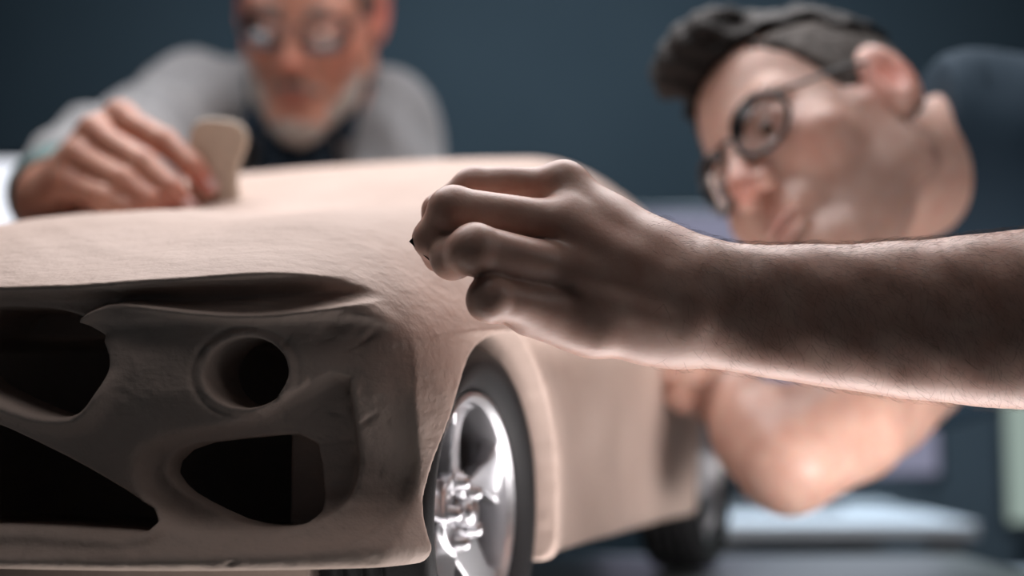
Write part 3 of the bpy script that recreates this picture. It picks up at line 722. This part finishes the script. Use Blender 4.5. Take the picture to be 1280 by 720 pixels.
for f_ in pick:
    p0 = fc[f_] - nn[f_] * 0.0004; n_ = nn[f_]
    dr = axd * rs.uniform(-0.2, 0.9) + np.array([0, 0, -1]) * rs.uniform(0.2, 0.8) + rs.normal(0, 0.12, 3); dr -= n_ * (dr @ n_); dr /= np.linalg.norm(dr) + 1e-9
    ln = rs.uniform(0.004, 0.009); pts = [p0 + n_ * ln * a + dr * ln * b for a, b in ((0, 0), (0.22, 0.3), (0.30, 0.65), (0.28, 1.0))]
    side = np.cross(n_, dr)
    for k_, pt in enumerate(pts):
        rr = (0.000045, 0.00004, 0.00003, 0.00001)[k_]
        hv_ += [pt + side * rr, pt - side * rr * .5 + n_ * rr * .8, pt - side * rr * .5 - n_ * rr * .8]
    for k_ in range(3):
        for e_ in range(3): hq_.append((n0 + k_ * 3 + e_, n0 + k_ * 3 + (e_ + 1) % 3, n0 + k_ * 3 + 3 + (e_ + 1) % 3, n0 + k_ * 3 + 3 + e_))
    n0 += 12
ah = to_mesh('arm_hair', [(np.array(hv_), np.array(hq_))], M['arm_hair'], manA); ah['kind'] = 'stuff'
# shirt with short sleeves and collar
SF = Field((0.20, 0.72, 0.80), (1.42, 1.66, 1.50), 0.0055)
SF.add(cone(shL, shL + (elL - shL) * 0.45, 0.078, 0.072)); SF.add(cone(shR, shR + (z(1062, 532, 1.17) - shR) * 0.5, 0.074, 0.070))
for s_ in (shL, shR): SF.add(cone(s_, chest, 0.078, 0.13), 0.06)
SF.add(cone(neck + np.array([-0.055, 0, -0.004]), neck + np.array([0.02, 0, -0.012]), 0.084, 0.092), 0.01); SF.add(cone(neck + np.array([0.02, 0, -0.012]), chest, 0.090, 0.14), 0.03); SF.add(cone(chest, pelvis, 0.150, 0.155), 0.06)
SF.displace(wrinkle(0.0022, *FOLDS))
_c = cone(W((0, -0.02, 0.02)), neck + (chest - neck) * 0.3, 0.12, 0.12)
SF.cut((lambda x, y, z_: np.maximum(_c[0](x, y, z_), x - 0.345 - 0.10 * (z_ - 1.25)), _c[1], _c[2]), 0.006)
fmesh('shirt', SF, M['navy_shirt'], manA)
def collar(name, c, d, side, r0, r1, h, m, parent, open_a=0.0):
    d = d / np.linalg.norm(d); fr = frame(d, side); n = 64; pr = [(r0, h), (r0 + .004, h + .001), (r1 + .005, 0.0), (r1, -.004), (r0 - .002, 0.0), (r0, h)]; vs = []; q = []
    for i in range(n + 1):
        t = open_a + (2 * math.pi - 2 * open_a) * i / n
        for r, hh in pr[:-1]: vs.append(c + d * hh + r * (math.cos(t) * fr[:, 2] + math.sin(t) * fr[:, 0]))
    for i in range(n):
        for k in range(5): q.append((i * 5 + k, i * 5 + (k + 1) % 5, (i + 1) * 5 + (k + 1) % 5, (i + 1) * 5 + k))
    q += [(0, 1, 2, 3), (0, 3, 4, 4)][:1] + [(n * 5, n * 5 + 3, n * 5 + 2, n * 5 + 1)]
    return to_mesh(name, [(np.array(vs), np.array(q))], m, parent)
collar('collar', neck + np.array([-0.020, 0, -0.004]), np.array([-1.0, 0, 0.08]), (0, -0.3, -1), 0.074, 0.086, 0.022, M['navy_shirt'], manA, 0.25)
# trousers and shoes
def legs(man, pelvis, side_dir, spread, knee_off, foot_off, lo, hi):
    LF = Field(lo, hi, 0.010); LF.add(cone(pelvis + side_dir * 0.09, pelvis - side_dir * 0.09, 0.135, 0.135))
    feet = []
    for s in (-1, 1):
        hip = pelvis + side_dir * 0.09 * s; ft = np.array([pelvis[0], pelvis[1], 0.09]) + side_dir * spread * s + foot_off * (1 if s > 0 else 0.2); kn = (hip + ft) / 2 + knee_off
        LF.add(cone(hip, kn, 0.095, 0.070), 0.03); LF.add(cone(kn, ft, 0.070, 0.058), 0.02); feet.append(ft)
    fmesh('trousers', LF, M['trousers'], man)
    return feet
def shoe(man, ft, d):
    S_ = Field((ft[0] - 0.24, ft[1] - 0.24, -0.02), (ft[0] + 0.24, ft[1] + 0.24, 0.15), 0.005); b = np.array([ft[0], ft[1], 0.0])
    S_.add(ell(b + np.array([0, 0, 0.055]), (0.045, 0.045, 0.055))); S_.add(cone(b + np.array([0, 0, 0.035]) - d * 0.03, b + d * 0.15 + np.array([0, 0, 0.03]), 0.040, 0.036), 0.03)
    x, y, z_ = [a.reshape([-1 if j == i else 1 for j in range(3)]) for i, a in enumerate(S_.ax)]
    S_.v = np.maximum(S_.v, 0.0005 - z_).astype(np.float32); fmesh('shoe', S_, M['leather'], man)
f1 = legs(manA, pelvis, np.array([0.1, 1.0, 0]), 0.13, np.array([-0.03, 0, 0]), np.array([0.12, 0, 0]), (0.7, 0.88, 0.03), (1.6, 1.72, 1.17))
for ft in f1: shoe(manA, ft, np.array([-1.0, 0, 0]))

# held blade
bl_c = z(536, 318, .716)
blade = to_mesh('clay_scraper', [box((0, 0, 0), (0.026, 0.0007, 0.0030), frame((0.1, 1, 0.1), (0.95, 0, 1)), 0.0002)], M['dark_metal'], None, smooth=False)
blade.location = tuple(z(538, 322, .6885)); tag(blade, 'thin dark steel scraper blade pinched under the fingertips on the front wing', 'scraper')

# ---- the farther sculptor, behind the car
hL = rodr(np.array([-0.120945, 0.938759, -3.053408])); hL_c = np.array([-0.243, 1.669353, 1.53625])
manB = empty('person', (-0.28, 2.0, 0.0))
tag(manB, 'person with white beard and glasses in grey sweater bending over behind the car', 'person')
bpy.context.view_layer.update()
HFB = head_field(thin=1.04, ear=1.12); v1, q1 = HFB.mesh(); WB_ = lambda p: np.array(p) @ hL.T + hL_c
neckB = np.array([-0.265, 1.82, 1.46]); chestB = np.array([-0.28, 1.97, 1.33]); pelvB = np.array([-0.28, 2.05, 0.96])
shBR = np.array([-0.405, 1.80, 1.43]); shBL = np.array([-0.175, 1.82, 1.42])
elB = P(118, 214, 1.52); wrB = z(62, 248, 1.20)
partsB = [(v1 @ hL.T + hL_c, q1)]
NB = Field((-0.45, 1.55, 1.15), (0.05, 2.15, 1.62), 0.004)
NB.add(cone(WB_((0, -0.03, -0.03)), neckB, 0.058, 0.062)); NB.add(cone(neckB, chestB, 0.06, 0.11), 0.04); NB.add(cone(chestB, chestB + np.array([0, 0.03, -0.1]), 0.11, 0.11), 0.03)
NB.add(cone(shBR, shBL, 0.055, 0.055), 0.04)
partsB.append(NB.mesh())
HB = Field((-0.52, 0.98, 1.12), (-0.19, 1.34, 1.36), 0.0016)
mB = [z(150, 147, 1.150), z(118, 166, 1.135), z(98, 196, 1.125), z(86, 228, 1.120)]
pB = [z(205, 178, 1.115), z(178, 205, 1.095), z(152, 226, 1.085), z(128, 248, 1.080)]
dB = [z(240, 208, 1.105), z(214, 236, 1.085), z(186, 250, 1.080), z(158, 262, 1.078)]
tB = [z(261, 234, 1.110), z(232, 258, 1.090), z(204, 266, 1.085), z(176, 272, 1.082)]
wpB = [z(82, 232, 1.205), z(74, 240, 1.198), z(68, 250, 1.192), z(62, 258, 1.188)]
hand(HB, mB, pB, dB, tB, [(.0112, .0105, .0095, .0078), (.0115, .0108, .0098, .0080), (.0112, .0106, .0095, .0078), (.0105, .0098, .0088, .0072)], wpB, 0.023, palm_r=0.014)
HB.add(cone(z(120, 262, 1.17), z(190, 268, 1.13), 0.018, 0.0125), 0.012); HB.add(cone(z(190, 268, 1.13), z(240, 262, 1.12), 0.0120, 0.0092), 0.005)
HB.add(cone(wrB, wrB + (elB - wrB) * 0.4, 0.029, 0.034), 0.012)
partsB.append(HB.mesh())
AB = Field((-0.72, 1.10, 1.10), (-0.30, 1.95, 1.46), 0.006); AB.add(cone(wrB + (elB - wrB) * 0.2, elB, 0.030, 0.040)); AB.add(cone(elB, shBR, 0.042, 0.055), 0.02)
partsB.append(AB.mesh())
LB = Field((-0.24, 1.62, 0.78), (-0.06, 1.80, 1.10), 0.0025)          # his other hand hangs behind the table edge
LB.add(cone((-0.148, 1.702, 1.075), (-0.150, 1.700, 1.005), 0.030, 0.026))
mq = [np.array([-0.182 + 0.020 * i, 1.690 + 0.002 * i, 0.930 - 0.004 * abs(i - 1)]) for i in range(4)]
pq = [m_ + np.array([0, -0.006, -0.042 + 0.006 * (i == 3)]) for i, m_ in enumerate(mq)]; dq = [p_ + np.array([0, 0.004, -0.024]) for p_ in pq]; tq_ = [d_ + np.array([0, 0.008, -0.016]) for d_ in dq]
hand(LB, mq, pq, dq, tq_, [(.0100, .0092, .0084, .0070)] * 4, [np.array([-0.162 + 0.008 * i, 1.700, 0.995]) for i in range(4)], 0.020, palm_r=0.012)
LB.add(cone((-0.168, 1.700, 0.985), (-0.200, 1.694, 0.945), 0.014, 0.011), 0.01); LB.add(cone((-0.200, 1.694, 0.945), (-0.205, 1.690, 0.912), 0.0105, 0.0085), 0.004)
partsB.append(LB.mesh())
spB = [(WB_((0, .112, -.028)), .018, (0.50, 0.14, 0.10), .5), (WB_((0, .1, -.067)), .016, (0.36, 0.11, 0.10), .7), (WB_((.05, .06, -.02)), .028, (0.55, 0.15, 0.09), .6), (WB_((-.05, .06, -.02)), .028, (0.55, 0.15, 0.09), .6),
       (WB_((-.082, -.008, .004)), .03, (0.6, 0.15, 0.12), .7), (WB_((.082, -.008, .004)), .03, (0.6, 0.15, 0.12), .7),
       (z(255, 228, 1.105), .016, (0.55, 0.16, 0.13), .6), (z(228, 255, 1.09), .014, (0.55, 0.16, 0.13), .5), (z(200, 262, 1.085), .02, (0.5, 0.16, 0.12), .5)]
to_mesh('body', partsB, M['skin_ruddy'], manB, tint=blob_tint(spB))
eyes(hL, hL_c, manB, gaze=(0, 0.8, -0.6))
# white beard on the jaw
BD = Field((-0.09, -0.02, -0.15), (0.09, 0.12, 0.0), 0.002)
for s in (-1, 1):
    BD.add(cone((s * 0.060, 0.004, -0.045), (s * 0.045, 0.045, -0.088), 0.018, 0.018)); BD.add(cone((s * 0.045, 0.045, -0.088), (s * 0.012, 0.083, -0.112), 0.018, 0.020), 0.01)
BD.add(cone((0, 0.083, -0.112), (0, 0.080, -0.122), 0.022, 0.018), 0.01)
BD.displace(tufts(0.001)); fmesh('beard', BD, M['beard'], manB, (hL, hL_c))
MS = Field((-0.04, 0.07, -0.075), (0.04, 0.12, -0.03), 0.0015)
for s in (-1, 1): MS.add(cone((s * 0.004, 0.101, -0.053), (s * 0.028, 0.088, -0.066), 0.0055, 0.0045), 0.003)
MS.displace(tufts(0.0005)); fmesh('moustache', MS, M['hair_grey'], manB, (hL, hL_c))
HTB = hair_field(lambda x, y, z_: np.minimum(z_ - 0.055 - 0.35 * np.maximum(y, 0) + 0 * x, 1) + 0 * y, 0.010); HTB.displace(tufts(0.0014)); fmesh('hair_top', HTB, M['hair_grey'], manB, (hL, hL_c))
HSB = hair_field(lambda x, y, z_: np.minimum(np.minimum(0.035 - y, z_ + 0.055 + np.where(y > -0.03, -0.05, 0)), 0.08 - z_) + 0 * x, 0.006); HSB.displace(tufts(0.001)); fmesh('hair_side', HSB, M['hair_side'], manB, (hL, hL_c))
for s in (-1, 1):
    EB = Field((s * 0.033 - 0.03, 0.06, 0.01), (s * 0.033 + 0.03, 0.10, 0.05), 0.0015)
    EB.add(cone((s * 0.014, 0.0865, 0.0285), (s * 0.034, 0.0835, 0.0335), 0.0036, 0.004)); EB.add(cone((s * 0.034, 0.0835, 0.0335), (s * 0.052, 0.070, 0.0270), 0.004, 0.0025), 0.002)
    EB.displace(tufts(0.0006)); fmesh('eyebrow', EB, M['hair_grey'], manB, (hL, hL_c))
glasses('eyeglasses', 'thin-framed glasses worn by the bearded person in the grey sweater', hL, hL_c, 0.0275, 0.0215, 0.0355, 0.100, M['dark_metal'], 0.0013, 2.6)
# fingernails of the hand on the bonnet
def nail(man, dip, tip, out, r):
    d = tip - dip; d /= np.linalg.norm(d); o_ = np.array(out, float); o_ -= d * (o_ @ d); o_ /= np.linalg.norm(o_)
    NFd = Field(tip - 0.014, tip + 0.014, 0.0008); NFd.add(ell(tip - d * 0.0015 + o_ * (r - 0.0012), (0.0052, 0.0072, 0.0020), np.stack([np.cross(d, o_), d, o_], 1)))
    fmesh('fingernail', NFd, M['nail'], man)
nail(manB, dB[0], tB[0], (0.6, -0.8, 0.15), .0078); nail(manB, dB[1], tB[1], (0.5, -0.85, 0.2), .0080)
# sweater and the dark collared shirt under it
SW = Field((-0.76, 1.18, 0.82), (0.16, 2.35, 1.55), 0.006)
SW.add(cone(wrB + (elB - wrB) * 0.28, elB, 0.043, 0.058)); SW.add(cone(elB, shBR, 0.060, 0.078), 0.02)
for s_ in (shBR, shBL): SW.add(cone(s_, chestB, 0.078, 0.13), 0.05)
SW.add(cone(shBL, np.array([-0.115, 1.74, 1.20]), 0.078, 0.062), 0.02); SW.add(cone(np.array([-0.115, 1.74, 1.20]), np.array([-0.15, 1.70, 1.06]), 0.060, 0.055), 0.02)
SW.add(cone(chestB, pelvB, 0.155, 0.165), 0.06); SW.add(cone(neckB, chestB, 0.085, 0.13), 0.05)
SW.displace(wrinkle(0.0028, *FOLDS))
SW.cut(cone(WB_((0, -0.01, -0.05)), neckB + np.array([0, 0.0, -0.02]), 0.085, 0.070), 0.008)
fmesh('sweater', SW, M['sweater'], manB)
CB = Field((-0.42, 1.60, 1.22), (0.02, 2.0, 1.60), 0.004)
cd = WB_((0, -0.03, -0.06)) - neckB; cd /= np.linalg.norm(cd); cf = frame(np.cross(cd, (1, 0, 0)), cd)
collar('collar_stand', neckB + cd * 0.012, cd, (0, -1, -0.3), 0.070, 0.082, 0.022, M['navy'], manB, 0.3)
for s in (-1, 1):                          # open collar points
    CB.add(cone(neckB + np.array([s * 0.055, -0.062, 0.02]), neckB + np.array([s * 0.030, -0.120, -0.085]), 0.012, 0.010), 0.012)
    CB.add(cone(neckB + np.array([s * 0.070, -0.035, 0.03]), neckB + np.array([s * 0.062, -0.105, -0.065]), 0.012, 0.010), 0.012)
CB.add(cone(neckB + np.array([0, -0.03, -0.04]), neckB + np.array([0, -0.085, -0.12]), 0.05, 0.05), 0.02)
fmesh('collar', CB, M['navy'], manB)
CUF = Field(wrB - 0.12, wrB + np.array([0.12, 0.16, 0.12]), 0.003); CUF.add(cone(wrB + (elB - wrB) * 0.10, wrB + (elB - wrB) * 0.34, 0.040, 0.044)); CUF.cut(cone(wrB - (elB - wrB) * 0.2, wrB + (elB - wrB) * 0.3, 0.032, 0.034), 0.002)
CUF.displace(wrinkle(0.0005, *FOLDS)); fmesh('shirt_cuff', CUF, M['plaid'], manB)
f1 = legs(manB, pelvB, np.array([1.0, 0, 0]), 0.13, np.array([0, -0.02, 0]), np.array([0, 0.05, 0]), (-0.62, 1.75, 0.03), (0.18, 2.35, 1.15))
for ft in f1: shoe(manB, ft, np.array([0, -1.0, 0]))

# kidney-shaped wooden scraper in that hand
def kidney():
    S_ = Field((-0.03, -0.006, -0.045), (0.045, 0.006, 0.045), 0.0009)
    x, y, z_ = [a.reshape([-1 if j == i else 1 for j in range(3)]) for i, a in enumerate(S_.ax)]
    d2 = np.maximum(np.maximum(np.abs(x - 0.003) - 0.024, np.abs(z_) - 0.036), -(np.sqrt((x - 0.058) ** 2 + (z_ + 0.006) ** 2) - 0.036))
    d2 = smax(smax(np.abs(x - 0.003) - 0.024, np.abs(z_) - 0.036, 0.018), -(np.sqrt((x - 0.060) ** 2 + (z_ + 0.008) ** 2) - 0.040), 0.006)
    S_.v = smax(d2 + 0 * y, np.abs(y) - 0.0028, 0.003).astype(np.float32); S_.v = smax(S_.v, -smax(d2 + 0.006, np.abs(y + 0.0032) - 0.001, 0.001), 0.001).astype(np.float32)
    return S_
kd = fmesh('wooden_scraper', kidney(), M['wood_tool'])
Rk = frame((0.15, 1.0, 0.2), (0.10, 0.0, 1)); mk = Matrix.Identity(4); kc = z(268, 206, 1.115)
for i in range(3):
    for j in range(3): mk[i][j] = Rk[i, j]
    mk[i][3] = kc[i]
kd.matrix_basis = mk; tag(kd, 'pale kidney-shaped wooden scraper held against the bonnet by the bearded person', 'scraper')

# ------------------------------------------------------------------ desks and screens behind
def desk(x0, x1, y0, y1, top, label, name='desk'):
    d = empty(name, ((x0 + x1) / 2, (y0 + y1) / 2, 0)); tag(d, label, 'desk'); bpy.context.view_layer.update()
    to_mesh('desk_top', [box(((x0 + x1) / 2, (y0 + y1) / 2, top - 0.0125), (x1 - x0, y1 - y0, 0.025), None, 0.004)], M['desk'], d, smooth=False)
    to_mesh('modesty_panel', [box(((x0 + x1) / 2, y1 - 0.05, top - 0.18), (x1 - x0 - 0.12, 0.018, 0.28))], M['cabinet'], d, smooth=False)
    for x in (x0 + 0.04, x1 - 0.04):
        for y in (y0 + 0.04, y1 - 0.04): to_mesh('leg', [box((x, y, (top - 0.025) / 2), (0.05, 0.05, top - 0.025), None, 0.003)], M['steel_leg'], d, smooth=False)
    return d
def monitor(cx, y, base_z, w_, h_, zb, label, scr, rot=0.0, chin=0.018):
    m_ = empty('computer_monitor', (cx, y, base_z)); tag(m_, label, 'monitor')
    global PARENT_KEEP
    PARENT_KEEP = False
    zb = zb - base_z
    to_mesh('casing', [box((0, 0.016, zb + h_ / 2), (w_, 0.028, h_), None, 0.006)], M['bezel'], m_, smooth=False)
    to_mesh('screen', [box((0, 0.001, zb + h_ / 2 + chin / 2 - 0.004), (w_ - 0.024, 0.004, h_ - chin - 0.014))], scr, m_, smooth=False)
    to_mesh('stand', [box((0, 0.06, (zb + h_ * 0.4) / 2), (0.06, 0.02, zb + h_ * 0.4), None, 0.003)], M['steel_leg'], m_, smooth=False)
    to_mesh('base', [box((0, 0.05, 0.006), (0.24, 0.18, 0.012), None, 0.004)], M['steel_leg'], m_, smooth=False)
    PARENT_KEEP = True
    m_.rotation_euler = (0, 0, rot); return m_
desk(0.30, 0.73, 2.25, 2.85, T - 0.010, 'white desk beyond the work table carrying the lilac screen')
monitor(0.46, 2.55, T - 0.010, 0.62, 0.50, T + 0.035, 'dark framed monitor with a pale lilac screen behind the dark-haired person', M['screen_lilac'])
desk(1.00, 1.70, 2.35, 3.0, T - 0.16, 'white desk at the right carrying the pale green screen')
monitor(1.17, 2.55, T - 0.16, 0.60, 0.40, T - 0.05, 'dark framed monitor with a pale green screen at the right edge', M['screen_green'])
cab = empty('storage_cabinet', (0.93, 3.4, 0)); tag(cab, 'slate grey metal cabinet standing between the two screens', 'cabinet'); bpy.context.view_layer.update()
to_mesh('carcass', [box((0.93, 3.4, 0.56), (0.40, 0.40, 1.12), None, 0.005)], M['cabinet'], cab, smooth=False)
for x in (0.835, 1.025):
    dd = to_mesh('door', [box((x, 3.192, 0.58), (0.18, 0.016, 1.02), None, 0.003)], M['cabinet'], cab, smooth=False)
    to_mesh('handle', [box((x + (0.07 if x < 0.93 else -0.07), 3.176, 0.68), (0.012, 0.016, 0.12), None, 0.003)], M['steel_leg'], dd, smooth=False)
desk(-1.95, -0.92, 2.3, 2.95, T + 0.10, 'white desk at far left behind the sweater sleeve')
monitor(-1.10, 2.55, T + 0.10, 0.46, 0.40, T + 0.23, 'monitor with a bright white screen at the far left edge', M['screen_white'])
